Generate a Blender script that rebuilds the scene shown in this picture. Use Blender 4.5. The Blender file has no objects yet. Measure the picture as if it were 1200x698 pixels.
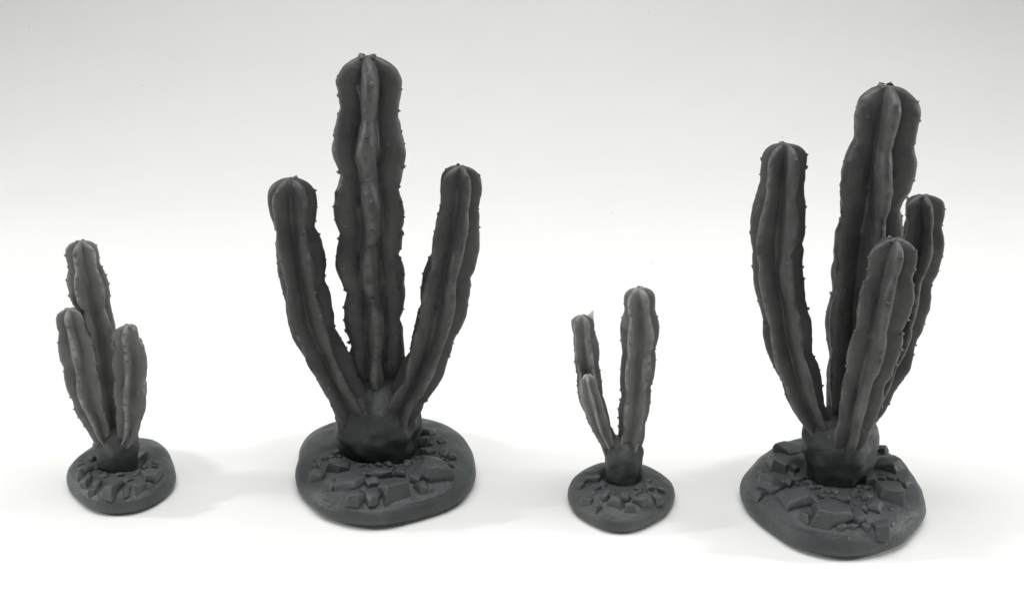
# Four grey resin cactus miniatures on a white paper sweep.  1 unit = 1 cm.
import bpy, bmesh, math, random
from mathutils import Vector, Matrix, noise
sc = bpy.context.scene
C = sc.collection
sc.unit_settings.scale_length = 0.01
PI = math.pi

# ------------------------------------------------------------------ camera
W, H, F = 1200.0, 698.0, 1200.0
CAMH, PITCH = 7.2, math.radians(20)
cam = bpy.data.objects.new('camera', bpy.data.cameras.new('camera'))
C.objects.link(cam)
cam.location = (0, 0, CAMH)
cam.rotation_euler = (PI / 2 - PITCH, 0, 0)
cam.data.sensor_width = 36
cam.data.lens = 36 * F / W
cam.data.clip_start, cam.data.clip_end = 0.1, 500
cam.data.dof.use_dof = True
cam.data.dof.focus_distance = 14.2
cam.data.dof.aperture_fstop = 9.0 * 0.01 * 100   # gentle phone-lens softness, units are cm
sc.camera = cam
FW = Vector((0, math.cos(PITCH), -math.sin(PITCH)))
UP = Vector((0, math.sin(PITCH), math.cos(PITCH)))
EYE = Vector((0, 0, CAMH))


def ray(px, py):
    return FW + Vector(((px - W / 2) / F, 0, 0)) - UP * ((py - H / 2) / F)


def on_z(px, py, z=0.0):            # photo point -> point at height z
    d = ray(px, py)
    return EYE + d * ((z - CAMH) / d.z)


def on_y(px, py, y):                # photo point -> point at depth y
    d = ray(px, py)
    return EYE + d * (y / d.y)


def depth(p):
    return (p - EYE).dot(FW)


# ------------------------------------------------------------------ materials
def nodes(name):
    m = bpy.data.materials.new(name)
    m.use_nodes = True
    nt = m.node_tree
    return m, nt, nt.nodes['Principled BSDF']


def resin_mat(name, col, sss, rough=0.5, radius=0.12):
    m, nt, b = nodes(name)
    n, L = nt.nodes.new, nt.links.new
    tc = n('ShaderNodeTexCoord')
    big = n('ShaderNodeTexNoise'); big.inputs['Scale'].default_value = 2.6
    big.inputs['Detail'].default_value = 5
    L(tc.outputs['Object'], big.inputs['Vector'])
    ramp = n('ShaderNodeValToRGB')
    ramp.color_ramp.elements[0].position = 0.3
    ramp.color_ramp.elements[1].position = 0.72
    ramp.color_ramp.elements[0].color = (*[c * 0.72 for c in col], 1)
    ramp.color_ramp.elements[1].color = (*[c * 1.22 for c in col], 1)
    L(big.outputs['Fac'], ramp.inputs['Fac'])
    # pale dust specks left in the print
    v = n('ShaderNodeTexVoronoi'); v.inputs['Scale'].default_value = 4.5
    L(tc.outputs['Object'], v.inputs['Vector'])
    lt = n('ShaderNodeMapRange'); lt.inputs['From Min'].default_value = 0.05
    lt.inputs['From Max'].default_value = 0.10
    lt.inputs['To Min'].default_value = 0.55; lt.inputs['To Max'].default_value = 0
    L(v.outputs['Distance'], lt.inputs['Value'])
    n2 = n('ShaderNodeTexNoise'); n2.inputs['Scale'].default_value = 30
    L(tc.outputs['Object'], n2.inputs['Vector'])
    mul = n('ShaderNodeMath'); mul.operation = 'MULTIPLY'
    L(lt.outputs['Result'], mul.inputs[0]); L(n2.outputs['Fac'], mul.inputs[1])
    mix = n('ShaderNodeMix'); mix.data_type = 'RGBA'
    L(mul.outputs['Value'], mix.inputs['Factor'])
    L(ramp.outputs['Color'], mix.inputs['A'])
    mix.inputs['B'].default_value = (0.26, 0.27, 0.26, 1)
    # rib crests and tips painted paler, unevenly, for light showing through thin resin
    ea = n('ShaderNodeAttribute'); ea.attribute_name = 'edge_light'
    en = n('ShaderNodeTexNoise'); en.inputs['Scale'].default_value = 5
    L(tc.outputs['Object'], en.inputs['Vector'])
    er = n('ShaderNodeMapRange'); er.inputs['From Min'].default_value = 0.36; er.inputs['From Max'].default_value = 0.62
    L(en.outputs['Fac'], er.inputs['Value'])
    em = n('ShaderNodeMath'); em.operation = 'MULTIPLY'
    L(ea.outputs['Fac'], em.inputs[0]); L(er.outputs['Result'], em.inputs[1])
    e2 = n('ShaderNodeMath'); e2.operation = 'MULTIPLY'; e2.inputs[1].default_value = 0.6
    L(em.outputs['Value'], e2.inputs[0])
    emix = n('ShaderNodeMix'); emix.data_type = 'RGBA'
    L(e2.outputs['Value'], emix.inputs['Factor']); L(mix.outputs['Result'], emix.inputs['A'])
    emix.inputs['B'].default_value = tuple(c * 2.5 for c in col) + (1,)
    L(emix.outputs['Result'], b.inputs['Base Color'])
    b.inputs['Roughness'].default_value = rough
    b.inputs['Specular IOR Level'].default_value = 0.38
    b.inputs['Subsurface Weight'].default_value = sss
    b.inputs['Subsurface Radius'].default_value = (1.0, 1.0, 0.95)
    b.inputs['Subsurface Scale'].default_value = radius
    fine = n('ShaderNodeTexNoise'); fine.inputs['Scale'].default_value = 16
    fine.inputs['Detail'].default_value = 6
    L(tc.outputs['Object'], fine.inputs['Vector'])
    bp = n('ShaderNodeBump'); bp.inputs['Strength'].default_value = 0.36
    bp.inputs['Distance'].default_value = 0.04
    L(fine.outputs['Fac'], bp.inputs['Height'])
    L(bp.outputs['Normal'], b.inputs['Normal'])
    return m


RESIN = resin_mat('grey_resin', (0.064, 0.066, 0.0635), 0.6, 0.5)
BACKLIT = resin_mat('backlit_grey_resin', (0.160, 0.163, 0.154), 0.7, 0.5)  # same resin, lightened: light through the thin stems put into the colour
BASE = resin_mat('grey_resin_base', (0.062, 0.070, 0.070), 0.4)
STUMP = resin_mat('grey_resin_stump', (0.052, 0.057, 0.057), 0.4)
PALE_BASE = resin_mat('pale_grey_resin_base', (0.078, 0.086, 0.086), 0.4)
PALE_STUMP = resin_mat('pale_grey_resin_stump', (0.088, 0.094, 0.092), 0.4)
FLAKE = resin_mat('thin_resin_flake', (0.66, 0.66, 0.64), 0.7)

PAPER, nt, b = nodes('white_paper')
n, L = nt.nodes.new, nt.links.new
b.inputs['Base Color'].default_value = (0.86, 0.865, 0.85, 1)
b.inputs['Roughness'].default_value = 0.75
b.inputs['Specular IOR Level'].default_value = 0.2
tc = n('ShaderNodeTexCoord')
pn = n('ShaderNodeTexNoise'); pn.inputs['Scale'].default_value = 0.35
pn.inputs['Detail'].default_value = 8
L(tc.outputs['Object'], pn.inputs['Vector'])
pr = n('ShaderNodeValToRGB')
pr.color_ramp.elements[0].color = (0.84, 0.847, 0.822, 1)
pr.color_ramp.elements[1].color = (0.88, 0.887, 0.862, 1)
L(pn.outputs['Fac'], pr.inputs['Fac'])
# stray specks of dust on the sheet
sv = n('ShaderNodeTexVoronoi'); sv.inputs['Scale'].default_value = 0.42
L(tc.outputs['Object'], sv.inputs['Vector'])
sm = n('ShaderNodeMapRange')
for k_, v_ in (('From Min', 0.009), ('From Max', 0.014), ('To Min', 0.75), ('To Max', 0.0)):
    sm.inputs[k_].default_value = v_
L(sv.outputs['Distance'], sm.inputs['Value'])
smix = n('ShaderNodeMix'); smix.data_type = 'RGBA'
L(sm.outputs['Result'], smix.inputs['Factor']); L(pr.outputs['Color'], smix.inputs['A'])
smix.inputs['B'].default_value = (0.25, 0.25, 0.24, 1)
L(smix.outputs['Result'], b.inputs['Base Color'])
fn = n('ShaderNodeTexNoise'); fn.inputs['Scale'].default_value = 6
L(tc.outputs['Object'], fn.inputs['Vector'])
bp = n('ShaderNodeBump'); bp.inputs['Strength'].default_value = 0.15
bp.inputs['Distance'].default_value = 0.02
L(fn.outputs['Fac'], bp.inputs['Height']); L(bp.outputs['Normal'], b.inputs['Normal'])


# ------------------------------------------------------------------ mesh helpers
def link_mesh(name, verts, faces, mat, parent=None, origin=None, smooth=True):
    o0 = origin or Vector()
    me = bpy.data.meshes.new(name)
    me.from_pydata([tuple(Vector(v) - o0) for v in verts], [], faces)
    me.update()
    bm = bmesh.new(); bm.from_mesh(me)
    bmesh.ops.recalc_face_normals(bm, faces=bm.faces)
    bm.to_mesh(me); bm.free()
    me.polygons.foreach_set('use_smooth', [smooth] * len(me.polygons))
    me.materials.append(mat)
    o = bpy.data.objects.new(name, me)
    C.objects.link(o)
    if parent:
        o.parent = parent
    return o


def catmull(pts, u):
    k = len(pts) - 1
    i = min(int(u), k - 1); t = u - i
    p = [pts[max(0, i - 1)], pts[i], pts[i + 1], pts[min(k, i + 2)]]
    return tuple(0.5 * (2 * b_ + (c - a) * t + (2 * a - 5 * b_ + 4 * c - d) * t * t +
                        (-a + 3 * b_ - 3 * c + d) * t ** 3) for a, b_, c, d in zip(*p))


def sstep(a, b_, x):
    t = max(0, min(1, (x - a) / (b_ - a)))
    return t * t * (3 - 2 * t)


class Column:
    """One ribbed cactus stem grown along a centre line, with scalloped ribs and thorns."""
    def __init__(s, name, parent, Y, pts, ribs=5, phase=0.0, twist=0.0, inner=0.50, lam=0.8,
                 amp=0.15, seed=1, low_rib=None, sharp=1.3, spines=True, nub=True, head=1.75, mat=None, cusp=0.25, tip=0.45):
        rnd = random.Random(seed)
        root = parent.location
        P = []
        for px, py, w, dy in pts:
            p = on_y(px, py, Y + dy)
            P.append((p.x, p.y, p.z, w / 2 / F * depth(p)))
        # dense arc-length sampling
        den = [catmull(P, i * (len(P) - 1) / 600) for i in range(601)]
        arc = [0.0]
        for a, b_ in zip(den, den[1:]):
            arc.append(arc[-1] + (Vector(b_[:3]) - Vector(a[:3])).length)
        Lg = arc[-1]
        Rtip = P[-1][3]
        S = []
        n_r = int(Lg / 0.032)
        S = [Lg * i / n_r for i in range(n_r)]
        S = [x for x in S if x < Lg - Rtip * 0.6]
        x0 = S[-1]
        for i in range(1, 15):
            S.append(x0 + (Lg - x0) * math.sin(PI / 2 * i / 14.0))
        def sample(x):
            lo = 0
            import bisect
            lo = max(0, min(599, bisect.bisect_right(arc, x) - 1))
            d = arc[lo + 1] - arc[lo]
            t = (x - arc[lo]) / d if d > 1e-9 else 0
            return [a + (b_ - a) * t for a, b_ in zip(den[lo], den[lo + 1])]
        ph = math.radians(phase)
        spread = max(abs(math.sin(ph + 2 * PI * k / ribs)) for k in range(ribs))
        kl = [lam * rnd.uniform(0.88, 1.14) for _ in range(ribs)]
        # a pinch below the head, scallops drifting out of step further down
        kr = [-(Lg - Rtip * (head + rnd.uniform(-0.22, 0.22))) / kl[k] for k in range(ribs)]
        kw = [rnd.uniform(0, 6.28) for _ in range(ribs)]
        off = Vector((rnd.uniform(-50, 50),) * 3)
        NA = 80
        verts, faces, crest = [], [], []
        def radius(x, th, R):
            tw = twist * x
            a = (th - ph - tw) % (2 * PI)
            k = int(round(a / (2 * PI / ribs))) % ribs
            q = x / kl[k] + kr[k]
            wob = 0.09 * math.sin(2 * PI * q * 0.5 + kw[k])
            f = (1 + math.cos(ribs * (a - wob))) / 2
            bul = abs(math.sin(PI * q)) ** 0.75
            f = f ** (sharp * (1.25 - 0.4 * bul))
            f = f * (1 - cusp) + cusp * abs(math.cos(ribs * (a - wob) / 2)) ** (0.95 - 0.25 * bul)
            out = 1 - amp + amp * 1.25 * bul
            inn = (inner - 0.22) * (1 - 0.5 * amp + 0.6 * amp * bul)
            if low_rib is not None and k in low_rib[0]:
                out = out * (0.74 + (low_rib[2] - 0.74) * (1 - sstep(low_rib[1] - 0.02, low_rib[1] + 0.02, x / Lg)))
            s.crest = f
            return (inn + (out - inn) * f) * R * (1.0 if amp >= 0.13 else 1.03) / spread
        frames = []
        for x in S:
            c = sample(x)
            c2, c1 = sample(min(Lg, x + 0.05)), sample(max(0, x - 0.05))
            t = (Vector(c2[:3]) - Vector(c1[:3])).normalized()
            f0 = Vector((-c[0], -c[1], 0)).normalized(); f0 = (f0 - t * f0.dot(t)).normalized()
            s0 = t.cross(f0)
            R = c[3]
            e = (x - (Lg - Rtip)) / Rtip
            dome = (1 - max(0, e) ** 2.7) ** 0.5 if e < 1 else 0.0
            frames.append((Vector(c[:3]), f0, s0, R, dome))
        for x, (c, f0, s0, R, dome) in zip(S, frames):
            for j in range(NA):
                th = 2 * PI * j / NA
                r = radius(x, th, R)
                if dome < 1:                 # ribs stay proud as they roll over the tip
                    r = r * dome
                p = c + (f0 * math.cos(th) + s0 * math.sin(th)) * r
                nz = noise.noise(p * 3.5 + off) * 0.036 + noise.noise(p * 9 + off) * 0.016
                p = p + (p - c).normalized() * nz * min(1, dome * 1.5) * (R / 0.45)
                verts.append(p)
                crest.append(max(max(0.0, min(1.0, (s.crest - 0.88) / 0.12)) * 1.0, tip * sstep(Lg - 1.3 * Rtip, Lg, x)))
        nR = len(S)
        for i in range(nR - 1):
            for j in range(NA):
                a, b_ = i * NA + j, i * NA + (j + 1) % NA
                faces.append((a, b_, b_ + NA, a + NA))
        faces.append(tuple(range(NA - 1, -1, -1)))
        cT, f0, s0, R, _ = frames[-1]
        t = s0.cross(f0) * -1
        tip = len(verts)
        verts.append(cT + t * (0.02 if nub else 0.0))
        for j in range(NA):
            faces.append(((nR - 1) * NA + j, (nR - 1) * NA + (j + 1) % NA, tip))
        # thorns along every crest
        def cone(p, d, r, l):
            u = d.orthogonal().normalized(); v = d.cross(u)
            i0 = len(verts)
            for q in range(6):
                an = 2 * PI * q / 6
                verts.append(p + (u * math.cos(an) + v * math.sin(an)) * r)
            for q in range(6):
                an = 2 * PI * q / 6
                verts.append(p + d * l * 0.5 + (u * math.cos(an) + v * math.sin(an)) * r * 0.5)
            verts.append(p + d * l)
            for q in range(6):
                faces.append((i0 + q, i0 + (q + 1) % 6, i0 + 6 + (q + 1) % 6, i0 + 6 + q))
                faces.append((i0 + 6 + q, i0 + 6 + (q + 1) % 6, i0 + 12))
        if spines:
            for k in range(ribs):
                x = rnd.uniform(0.1, 0.3)
                while x < Lg - Rtip * 0.35:
                    i = min(range(len(S)), key=lambda q: abs(S[q] - x))
                    c, f0, s0, R, dome = frames[i]
                    q = x / kl[k] + kr[k]
                    th = ph + 2 * PI * k / ribs + twist * x + 0.09 * math.sin(2 * PI * q * 0.5 + kw[k])
                    skip = low_rib is not None and k in low_rib[0] and x / Lg > low_rib[1]
                    if not skip and x > 0.18 * Lg * rnd.uniform(0.6, 1):
                        d = f0 * math.cos(th) + s0 * math.sin(th)
                        rr = radius(x, th, R) * dome
                        t = s0.cross(f0) * -1
                        z = (R / 0.42) ** 0.5
                        dd = (d + t * rnd.uniform(-0.1, 0.5) + t * (1 - dome)).normalized()
                        cone(c + d * (rr - 0.014 * z), dd, 0.036 * z * rnd.uniform(0.7, 1.2),
                             0.039 * z * rnd.uniform(0.4, 1.3))
                    x += rnd.uniform(0.14, 0.26) * (lam / 0.8)
        if nub:
            for q in range(3):
                c, f0, s0, R, dome = frames[-4]
                an = rnd.uniform(0, 6.28)
                d = (t + (f0 * math.cos(an) + s0 * math.sin(an)) * 0.7).normalized()
                cone(c + (f0 * math.cos(an) + s0 * math.sin(an)) * R * 0.25, d, 0.055 * R / 0.4, 0.05 * R / 0.4)
        s.obj = link_mesh(name, verts, faces, mat or RESIN, parent, root)
        at = s.obj.data.attributes.new('edge_light', 'FLOAT', 'POINT')
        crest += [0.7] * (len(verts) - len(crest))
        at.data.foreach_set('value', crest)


def periodic(samples):
    """samples: sorted list of (angle, radius) -> smooth periodic function (low harmonics)"""
    N = 180
    vals = []
    for i in range(N):
        a = 2 * PI * i / N
        prev = max([q for q in samples if q[0] <= a], default=(samples[-1][0] - 2 * PI, samples[-1][1]))
        nxt = min([q for q in samples if q[0] > a], default=(samples[0][0] + 2 * PI, samples[0][1]))
        t = (a - prev[0]) / (nxt[0] - prev[0])
        vals.append(prev[1] + (nxt[1] - prev[1]) * t)
    co = []
    for k in range(0, 9):
        g = math.exp(-(k / 7.0) ** 2)
        co.append((k, g * 2 / N * sum(v * math.cos(2 * PI * i * k / N) for i, v in enumerate(vals)),
                   g * 2 / N * sum(v * math.sin(2 * PI * i * k / N) for i, v in enumerate(vals))))
    def fn(a):
        return co[0][1] / 2 + sum(c * math.cos(k * a) + q * math.sin(k * a) for k, c, q in co[1:])
    return fn


PROFILE = [(0.92, 0.0), (0.962, 0.06), (0.988, 0.15), (1.0, 0.28), (0.993, 0.42), (0.97, 0.56), (0.93, 0.68),
           (0.87, 0.79), (0.80, 0.87), (0.72, 0.93), (0.62, 0.97), (0.50, 0.99), (0.38, 1.0), (0.26, 1.0), (0.13, 1.0)]


class Base:
    """Rounded uneven footing, hollowed round the stem, with a footprint of its own."""
    def __init__(s, parent, outline, h, trunk, rt, seed, mat):
        s.mat = mat
        s.h = h
        ys = [p[1] for p in outline]
        y0, y1 = min(ys), max(ys)
        pts = [on_z(px, py, h * 0.55 * (1 - (py - y0) / (y1 - y0)) + 0.1 * h) for px, py in outline]
        s.c = Vector(((min(p.x for p in pts) + max(p.x for p in pts)) / 2,
                      (min(p.y for p in pts) + max(p.y for p in pts)) / 2, 0))
        smp = sorted((math.atan2(p.y - s.c.y, p.x - s.c.x) % (2 * PI), (p - s.c).xy.length) for p in pts)
        # even spacing so that no direction is weighted twice
        s.rad = periodic(smp)
        s.tr, s.rt = trunk, rt
        s.off = Vector((seed * 7.3, seed * 3.1, 0))
        NA = 128
        verts, faces = [], []
        prof = []
        for (a, z), (a2, z2) in zip(PROFILE, PROFILE[1:]):
            for q in range(3):
                t = q / 3
                prof.append((a + (a2 - a) * t, z + (z2 - z) * t))
        prof.append(PROFILE[-1])
        for a, z in prof:
            for j in range(NA):
                th = 2 * PI * j / NA
                r = s.rad(th) * a
                x, y = s.c.x + r * math.cos(th), s.c.y + r * math.sin(th)
                top = sstep(0.5, 0.9, z)
                zz = z * h
                if a > 0.95:
                    k = 1 + 0.035 * noise.noise(Vector((x, y, zz * 1.5)) * 2.1 + s.off) * sstep(0, 0.15, z)
                    x, y = s.c.x + (x - s.c.x) * k, s.c.y + (y - s.c.y) * k
                zz += top * s.relief(x, y)
                verts.append(Vector((x, y, zz)))
        nR = len(prof)
        for i in range(nR - 1):
            for j in range(NA):
                a, b_ = i * NA + j, i * NA + (j + 1) % NA
                faces.append((a, b_, b_ + NA, a + NA))
        faces.append(tuple(range(NA - 1, -1, -1)))
        ctr = len(verts)
        verts.append(Vector((s.c.x, s.c.y, h + s.relief(s.c.x, s.c.y))))
        for j in range(NA):
            faces.append(((nR - 1) * NA + j, (nR - 1) * NA + (j + 1) % NA, ctr))
        s.parent = parent
        s.obj = link_mesh('base', verts, faces, s.mat, parent, parent.location)

    def relief(s, x, y):
        d = math.hypot(x - s.tr.x, y - s.tr.y)
        z = -0.42 * s.h * (1 - sstep(s.rt * 0.95, s.rt * 1.45, d))
        p = Vector((x, y, 0))
        z += 0.05 * noise.noise(p * 2.2 + s.off) * (s.h / 0.4) + 0.010 * noise.noise(p * 8 + s.off)
        return z

    def top(s, x, y):
        v = Vector((x - s.c.x, y - s.c.y))
        a = v.length / s.rad(math.atan2(v.y, v.x))
        z = 1.0
        for (a1, z1), (a2, z2) in zip(PROFILE[3:], PROFILE[4:]):
            if a2 <= a <= a1:
                z = z1 + (z2 - z1) * (a1 - a) / (a1 - a2)
        if a > 1:
            z = 0.28
        return z * s.h + s.relief(x, y) * sstep(0.5, 0.9, z)

    def rocks(s, items, zoom, seed, rounded=0.0, fill=14):
        rnd = random.Random(seed)
        zx, zy, sc_ = zoom
        done = []
        for it in items:
            u, v, ru, rv = it[:4]
            up = it[4] if len(it) > 4 else 1.0
            px, py = zx + u / sc_, zy + v / sc_
            p = on_z(px, py, s.h * 0.9)
            for _ in range(3):
                p = on_z(px, py, s.top(p.x, p.y) + 0.02)
            k = depth(p) / F / sc_
            rx, ry = ru * k * 1.22, rv * k * 1.72
            rz = 0.43 * min(rx, ry) * up + 0.025
            done.append((p.x, p.y, max(rx, ry)))
            s.rock(p - Vector((0, 0, (0.3 if rounded else 0.05) * rz)), rx, ry, rz, rnd, rounded)

        # rubble wedged between the bigger stones
        tries = 0
        while tries < 900 and len(done) < len(items) + fill:
            tries += 1
            a, q = rnd.uniform(-PI * 0.95, -PI * 0.05) if rnd.random() < 0.8 else rnd.uniform(0, 2 * PI), rnd.uniform(0.35, 0.8)
            r = s.rad(a) * q
            x, y = s.c.x + r * math.cos(a), s.c.y + r * math.sin(a)
            g = rnd.uniform(0.03, 0.085) * s.h / 0.4
            if math.hypot(x - s.tr.x, y - s.tr.y) < s.rt * 1.3 + g:
                continue
            if any(math.hypot(x - u, y - v) < 0.75 * w + g for u, v, w in done):
                continue
            if min(math.hypot(x - u, y - v) - w for u, v, w in done) > 0.12:
                continue
            done.append((x, y, g))
            s.rock(Vector((x, y, s.top(x, y))), g * rnd.uniform(0.9, 1.5), g * rnd.uniform(0.9, 1.4), g * 0.7, rnd, rounded)

    def rock(s, p, rx, ry, rz, rnd, rounded):
        bm = bmesh.new()
        n_ = 10 if not rounded else 26
        rot = Matrix.Rotation(rnd.uniform(-0.12, 0.12), 3, 'X') @ Matrix.Rotation(rnd.uniform(-0.12, 0.12), 3, 'Y')
        if rounded:
            bmesh.ops.create_icosphere(bm, subdivisions=2, radius=1.0)
            for v in bm.verts:
                v.co *= 1 + 0.28 * noise.noise(v.co * 1.1 + Vector((0, p.x * 9, p.y * 9)))
        else:
            m_ = rnd.choice((4, 5, 5, 6))
            a0 = rnd.uniform(0, 6.28)
            tx, ty = rnd.uniform(-0.3, 0.3), rnd.uniform(-0.35, 0.1)
            for i in range(m_):
                an = a0 + 2 * PI * (i + rnd.uniform(-0.22, 0.22)) / m_
                q = rnd.uniform(0.92, 1.12)
                f = rnd.uniform(0.62, 0.86)
                cx_, cy_ = math.cos(an), math.sin(an)
                bm.verts.new((q * 1.05 * cx_, q * 1.05 * cy_, -1))
                bm.verts.new((q * cx_, q * cy_, 0.15))
                bm.verts.new((q * f * cx_, q * f * cy_, 0.72 + tx * cx_ + ty * cy_ + rnd.uniform(-0.12, 0.12)))
            if rnd.random() < 0.6:
                bm.verts.new((rnd.uniform(-0.35, 0.35), rnd.uniform(-0.35, 0.35), 1.05))
            r = bmesh.ops.convex_hull(bm, input=bm.verts)
            junk = [g for g in r['geom_interior'] + r['geom_unused'] if isinstance(g, bmesh.types.BMVert)]
            if junk:
                bmesh.ops.delete(bm, geom=list(set(junk)), context='VERTS')
            bmesh.ops.dissolve_limit(bm, angle_limit=0.22, verts=bm.verts, edges=bm.edges)
        for v in bm.verts:
            v.co = rot @ v.co
            v.co = Vector((v.co.x * rx, v.co.y * ry, v.co.z * rz))
        if not rounded:
            bmesh.ops.bevel(bm, geom=bm.edges[:], offset=0.17 * min(rx, ry, rz), segments=2, profile=0.6,
                            affect='EDGES', clamp_overlap=True)
        bmesh.ops.recalc_face_normals(bm, faces=bm.faces)
        me = bpy.data.meshes.new('rock'); bm.to_mesh(me); bm.free()
        me.polygons.foreach_set('use_smooth', [True] * len(me.polygons))
        me.materials.append(s.mat)
        o = bpy.data.objects.new('rock', me); C.objects.link(o)
        o.parent = s.obj
        o.location = p - s.parent.location
        m = o.modifiers.new('wn', 'WEIGHTED_NORMAL') if not rounded else None


def trunk(parent, Y, rings, seed, lumps=0.065, mat=None):
    """rings: (px, py, width px, dY); uneven stump that carries the stems"""
    P = []
    for px, py, w, dy in rings:
        p = on_y(px, py, Y + dy)
        P.append((p.x, p.y, p.z, w / 2 / F * depth(p)))
    NA, NR = 96, 60
    off = Vector((seed * 5.7, 0, seed))
    verts, faces = [], []
    R0 = P[0][3]
    for i in range(NR + 1):
        x, y, z, r = catmull(P, i * (len(P) - 1) / NR)
        u = i / NR
        dome = (1 - max(0, (u - 0.80) / 0.20) ** 2.0) ** 0.5 if u < 1 else 0.02
        for j in range(NA):
            th = 2 * PI * j / NA
            d = Vector((math.cos(th), math.sin(th), 0))
            q = Vector((x, y, z)) + d * r
            k = 1 + lumps * (noise.noise(d * 2.2 + Vector((0, 0, z * 1.2)) + off) * 0.7
                             + 0.6 * noise.noise(q * 5 + off)) + 0.07 * noise.noise(q * 7 + off) \
                + 1.1 * lumps * math.cos(5 * th + 0.6 + 2.5 * noise.noise(q * 1.5 + off)) * min(1, 0.35 + u)
            verts.append(Vector((x, y, z)) + d * r * k * max(0.02, dome))
    for i in range(NR):
        for j in range(NA):
            a, b_ = i * NA + j, i * NA + (j + 1) % NA
            faces.append((a, b_, b_ + NA, a + NA))
    faces.append(tuple(range(NA - 1, -1, -1)))
    faces.append(tuple(range(NR * NA, NR * NA + NA)))
    return link_mesh('trunk', verts, faces, mat or STUMP, parent, parent.location)


def cactus(label, outline, h, tb, rt_px, seed, base_mat=None):
    """tb: photo point where the front of the trunk meets the footing"""
    p = on_z(tb[0], tb[1], h * 0.62)
    rt = rt_px / F * depth(p)
    Y = p.y + rt
    tr = on_y(tb[0], tb[1], Y)
    root = bpy.data.objects.new('cactus_miniature', None)
    C.objects.link(root)
    root.empty_display_size = 0.5
    # the base is laid out first to learn its centre
    ys = [q[1] for q in outline]
    pts = [on_z(px, py, h * 0.55 * (1 - (py - min(ys)) / (max(ys) - min(ys))) + 0.1 * h) for px, py in outline]
    root.location = ((min(q.x for q in pts) + max(q.x for q in pts)) / 2,
                     (min(q.y for q in pts) + max(q.y for q in pts)) / 2, 0)
    root['label'] = label
    root['category'] = 'cactus figurine'
    root['group'] = 'grey resin cactus miniatures'
    bs = Base(root, outline, h, Vector((p.x, Y, 0)), rt, seed, base_mat or BASE)
    return root, Y, bs


# ------------------------------------------------------------------ small leaning cactus (far left)
root, Y, bs = cactus(
    'small grey cactus figurine leaning left, three crowded stems on smallest round pebbled foot',
    [(78, 559), (83, 547), (91, 538), (103, 527), (118, 519), (140, 512), (169, 510), (184, 515), (196, 528), (204, 545),
     (205, 556), (201, 571), (192, 583), (178, 593), (163, 599), (134, 603), (111, 599), (97, 586), (84, 573)],
    0.34, (138, 559), 21, 1, PALE_BASE)
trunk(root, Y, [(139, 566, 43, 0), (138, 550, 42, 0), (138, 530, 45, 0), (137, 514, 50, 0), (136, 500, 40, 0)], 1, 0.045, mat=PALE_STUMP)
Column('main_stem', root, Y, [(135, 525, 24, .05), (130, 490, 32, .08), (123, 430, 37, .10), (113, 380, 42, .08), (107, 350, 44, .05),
       (101, 326, 44, .03), (97, 300, 38, .0), (95, 282, 36, 0)], 5, -32, 0.0, 0.62, 0.55, 0.15, 11, mat=BACKLIT)
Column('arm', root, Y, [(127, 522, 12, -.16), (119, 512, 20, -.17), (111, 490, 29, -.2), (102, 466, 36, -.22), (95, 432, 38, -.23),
       (89, 403, 37, -.24), (84, 380, 33, -.24), (81, 361, 30, -.24)], 5, -14, 0.0, 0.64, 0.55, 0.12, 12, mat=BACKLIT)
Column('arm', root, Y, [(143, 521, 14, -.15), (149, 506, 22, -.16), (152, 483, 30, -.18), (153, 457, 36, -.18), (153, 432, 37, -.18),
       (152, 405, 35, -.18), (150, 380, 33, -.18)], 5, -20, 0.0, 0.62, 0.5, 0.12, 13, low_rib=((1, 2), 0.87, 1.14), mat=BACKLIT)
bs.rocks([(325, 455, 42, 38), (290, 500, 20, 15), (330, 520, 25, 12), (380, 465, 16, 22), (215, 425, 22, 22), (190, 410, 18, 16),
          (240, 470, 22, 14), (435, 455, 22, 20), (480, 405, 40, 28), (240, 335, 14, 12), (370, 510, 18, 10), (215, 380, 26, 18),
          (420, 500, 16, 10), (470, 450, 18, 14), (260, 440, 16, 16)], (40, 440, 3.49), 5)

# ------------------------------------------------------------------ tall three-stemmed cactus
root, Y, bs = cactus(
    'tallest grey cactus figurine, straight thick middle stem with one curved arm on each side',
    [(348, 544), (350, 529), (356, 514), (365, 502), (386, 493), (440, 485), (496, 487), (516, 492), (540, 505), (552, 520),
     (555, 544), (553, 565), (537, 589), (513, 601), (476, 610), (446, 617), (419, 618), (395, 614), (371, 596), (353, 571)],
    0.42, (447, 549), 39, 2)
trunk(root, Y, [(447, 560, 76, 0), (447, 535, 78, 0), (444, 516, 86, 0), (443, 496, 98, 0), (444, 476, 92, 0), (445, 458, 74, 0.05), (446, 440, 50, 0.1)], 2)
Column('main_stem', root, Y, [(447, 490, 52, .12), (446, 455, 56, .15), (442, 425, 64, .15), (438, 350, 72, .12), (434, 290, 78, .08),
       (433, 230, 82, .04), (432, 180, 82, .02), (432, 130, 76, 0), (432, 95, 76, 0), (430, 65, 74, 0)],
       5, -4, 0.015, 0.58, 0.86, 0.135, 21, sharp=1.1, cusp=0.5)
Column('arm', root, Y, [(428, 505, 26, -.20), (413, 478, 44, -.21), (392, 439, 50, -.20), (364, 376, 53, -.16), (352, 313, 58, -.12),
       (344, 260, 54, -.10), (342, 230, 54, -.10), (340, 208, 52, -.10)], 5, 27, 0.0, 0.62, 0.8, 0.12, 22, head=2.4)
Column('arm', root, Y, [(462, 500, 26, -.20), (474, 472, 44, -.22), (492, 439, 49, -.20), (513, 376, 56, -.16), (526, 313, 60, -.12),
       (535, 260, 54, -.10), (539, 222, 50, -.10), (541, 194, 46, -.10)], 5, 20, 0.0, 0.60, 0.8, 0.12, 23, head=2.2)
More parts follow.
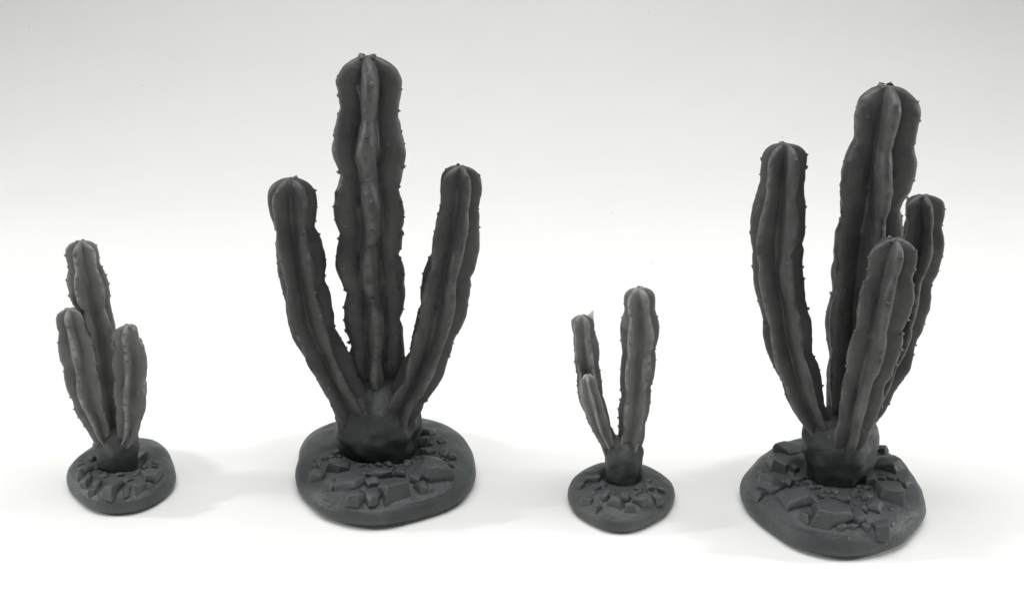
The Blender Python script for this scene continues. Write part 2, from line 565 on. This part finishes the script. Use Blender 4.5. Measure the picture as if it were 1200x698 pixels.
bs.rocks([(255, 382, 48, 26), (178, 420, 30, 26), (300, 445, 62, 34), (322, 502, 38, 26), (390, 498, 28, 26), (285, 555, 24, 20),
          (333, 562, 22, 14), (385, 562, 22, 18), (388, 447, 30, 18), (472, 472, 58, 48), (622, 392, 72, 48), (545, 508, 18, 20),
          (580, 465, 28, 18), (618, 480, 12, 10), (667, 334, 26, 18), (694, 380, 12, 12), (598, 326, 28, 12), (588, 282, 26, 14),
          (606, 252, 28, 14), (415, 412, 48, 16), (496, 408, 24, 18), (225, 455, 24, 22), (265, 510, 22, 16), (690, 345, 20, 14, .6),
          (560, 430, 22, 16), (360, 535, 16, 10)], (320, 430, 3.323), 6, fill=30)

# ------------------------------------------------------------------ small forked cactus
root, Y, bs = cactus(
    'grey cactus figurine forking into a V of two stems, pale flake at one tip',
    [(664, 572), (667, 563), (672, 558), (686, 549), (707, 541), (730, 538), (755, 544), (778, 557), (790, 566), (792, 572),
     (790, 584), (784, 595), (772, 606), (759, 615), (742, 623), (727, 626), (710, 621), (695, 613), (681, 603), (671, 592)],
    0.30, (729, 574), 19, 3, PALE_BASE)
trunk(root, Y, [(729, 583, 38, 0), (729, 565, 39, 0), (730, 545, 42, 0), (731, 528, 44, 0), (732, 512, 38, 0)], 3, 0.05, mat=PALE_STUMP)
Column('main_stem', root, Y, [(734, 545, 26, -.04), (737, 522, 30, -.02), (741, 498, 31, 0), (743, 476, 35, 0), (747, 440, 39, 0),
       (749, 403, 41, 0), (750, 375, 41, 0), (749, 352, 37, 0), (748, 337, 36, 0)], 5, 36, 0.02, 0.68, 0.58, 0.12, 31, mat=BACKLIT)
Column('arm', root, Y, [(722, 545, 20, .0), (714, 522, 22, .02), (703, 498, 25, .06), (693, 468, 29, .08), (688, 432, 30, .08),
       (686, 408, 30, .08), (683, 384, 28, .08), (682, 369, 27, .08)], 5, 30, 0, 0.68, 0.5, 0.12, 32, mat=BACKLIT)
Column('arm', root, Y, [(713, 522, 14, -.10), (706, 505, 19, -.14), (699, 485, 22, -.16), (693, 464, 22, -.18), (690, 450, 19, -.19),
       (688, 439, 16, -.20)], 5, 5, 0, 0.7, 0.4, 0.06, 33, spines=False, mat=BACKLIT, tip=1.0)
# sliver of cured film on the tip of the thin stem
a, b_, c = on_y(687, 371, Y + .08), on_y(695.6, 363, Y + .05), on_y(696, 376, Y + .09)
t_ = Vector((0.0, 0.03, 0.01))
link_mesh('flake', [a, b_, c, a + t_, b_ + t_ * 0.3, c + t_], [(0, 1, 2), (5, 4, 3), (0, 3, 4, 1), (1, 4, 5, 2), (2, 5, 3, 0)],
          FLAKE, root, root.location, smooth=False)
bs.rocks([(210, 462, 32, 26), (355, 468, 38, 28), (425, 492, 28, 16), (487, 458, 36, 28), (568, 450, 26, 20), (550, 490, 16, 16),
          (265, 492, 22, 20), (235, 352, 40, 18), (412, 452, 22, 16), (300, 440, 22, 16), (530, 400, 22, 14), (180, 385, 18, 12),
          (320, 540, 20, 10), (480, 550, 14, 10), (590, 410, 22, 14), (520, 500, 16, 10)], (640, 480, 4.361), 7, fill=18)

# ------------------------------------------------------------------ tall four-stemmed cactus (right)
root, Y, bs = cactus(
    'four-stemmed tall grey cactus figurine, a paler arm in front of its thick main stem',
    [(868, 571), (873, 559), (892, 535), (915, 517), (937, 511), (985, 508), (1031, 521), (1043, 528), (1058, 543), (1073, 562),
     (1082, 580), (1084, 595), (1076, 616), (1058, 634), (1024, 650), (994, 654), (970, 654), (940, 645), (913, 628), (889, 607),
     (871, 589)],
    0.44, (978, 578), 33, 4)
trunk(root, Y, [(979, 592, 62, 0), (980, 570, 64, 0), (982, 545, 72, 0), (983, 515, 83, 0), (984, 496, 80, 0), (988, 484, 64, 0)], 4)
Column('main_stem', root, Y, [(990, 515, 44, .10), (994, 478, 56, .12), (1000, 420, 66, .12), (1006, 350, 74, .10), (1012, 290, 78, .06),
       (1020, 240, 80, .02), (1028, 191, 82, 0), (1035, 145, 78, -.02), (1040, 100, 76, -.03)],
       5, 30, -0.045, 0.58, 0.86, 0.13, 41, cusp=0.4)
Column('arm', root, Y, [(966, 512, 26, -.10), (949, 480, 38, -.10), (935, 437, 48, -.06), (923, 399, 51, -.04), (917, 360, 57, -.02),
       (912, 325, 56, 0), (910, 285, 60, 0), (913, 245, 58, 0), (917, 206, 54, 0), (921, 168, 50, 0)], 5, -36, 0.0, 0.62, 0.8, 0.12, 42, head=2.2)
Column('arm', root, Y, [(1005, 500, 28, .35), (1018, 475, 38, .42), (1035, 440, 44, .46), (1052, 390, 49, .50), (1066, 340, 50, .5),
       (1077, 290, 50, .5), (1081, 258, 46, .5), (1083, 228, 44, .5)], 5, 25, 0.0, 0.62, 0.7, 0.12, 43)
Column('arm', root, Y, [(991, 530, 22, -.36), (999, 502, 44, -.47), (1009, 460, 50, -.56), (1020, 420, 58, -.60), (1030, 375, 63, -.64),
       (1040, 330, 60, -.68), (1046, 302, 57, -.70), (1049, 279, 52, -.71)], 5, 14, 0.0, 0.64, 0.7, 0.13, 44)
bs.rocks([(205, 282, 38, 44, 1.4), (250, 218, 52, 28), (178, 352, 44, 40), (287, 322, 22, 36), (280, 412, 72, 44), (410, 470, 82, 50),
          (515, 478, 28, 26), (580, 440, 30, 26), (640, 385, 58, 54), (622, 278, 68, 38), (600, 222, 30, 18), (598, 515, 40, 38),
          (268, 485, 22, 18), (312, 478, 18, 20), (335, 518, 16, 12), (495, 522, 24, 8), (465, 412, 24, 14), (548, 402, 20, 18),
          (245, 350, 20, 14), (268, 292, 18, 14), (130, 385, 34, 26, .6), (540, 450, 16, 14), (640, 510, 18, 14), (560, 340, 26, 20),
          (545, 520, 20, 12), (450, 520, 20, 10)], (850, 460, 3.323), 8, fill=30)

# ------------------------------------------------------------------ white paper sweep
verts, faces = [], []
prof = [(-25, 0)]
for i in range(60):
    prof.append((-24 + i * 0.8, 0))
y_b, R = 26.0, 34.0
for i in range(1, 31):
    a = PI / 2 * i / 30
    prof.append((y_b + R * math.sin(a), R - R * math.cos(a)))
for i in range(1, 12):
    prof.append((y_b + R, R + i * 4.0))
xs = [-70 + i * 3.5 for i in range(41)]
for y, z in prof:
    for x in xs:
        verts.append(Vector((x, y, z)))
nx = len(xs)
for i in range(len(prof) - 1):
    for j in range(nx - 1):
        a = i * nx + j
        faces.append((a, a + 1, a + nx + 1, a + nx))
bd = link_mesh('backdrop', verts, faces, PAPER)
bd['kind'] = 'structure'
bd['label'] = 'seamless white paper sheet under and behind the cactus figurines'
# make sure the sheet faces up
if bd.data.polygons[0].normal.z < 0:
    bd.data.flip_normals()


# ------------------------------------------------------------------ light-box lamps and an added front fill
def area(name, loc, target, sx, sy, power, col=(1, 1, 1), spread=180):
    l = bpy.data.lights.new(name, 'AREA')
    l.shape = 'RECTANGLE'; l.size = sx; l.size_y = sy; l.energy = power; l.color = col; l.spread = math.radians(spread)
    o = bpy.data.objects.new(name, l); C.objects.link(o)
    o.location = loc
    o.rotation_euler = (Vector(target) - Vector(loc)).to_track_quat('-Z', 'Y').to_euler()
    return o


area('top_lamp', (0, 13, 34), (0, 16, 0), 40, 24, 13400)
area('front_fill', (0, -12, 9), (0, 12, 0.3), 30, 5, 560)  # added fill to lift the contact shadows, not a lamp of the box
for sx in (-1, 1):
    area('side_lamp', (sx * 42, 12.3, 14), (0, 12.4, 0.5), 1.3, 2.0, 3000, spread=150)
    area('side_lamp', (sx * 42, 15.0, 15.5), (0, 12.5, 0.5), 1.3, 2.0, 1650, spread=150)

w = bpy.data.worlds.new('World'); sc.world = w
w.use_nodes = True
w.node_tree.nodes['Background'].inputs['Color'].default_value = (1.0, 1.0, 0.985, 1)
w.node_tree.nodes['Background'].inputs['Strength'].default_value = 0.03

# ------------------------------------------------------------------ render
sc.view_settings.view_transform = 'Standard'
sc.view_settings.look = 'None'
sc.view_settings.gamma = 1
sc.view_settings.exposure = 0.12
sc.cycles.use_denoising = True
sc.cycles.max_bounces = 8
sc.cycles.diffuse_bounces = 5
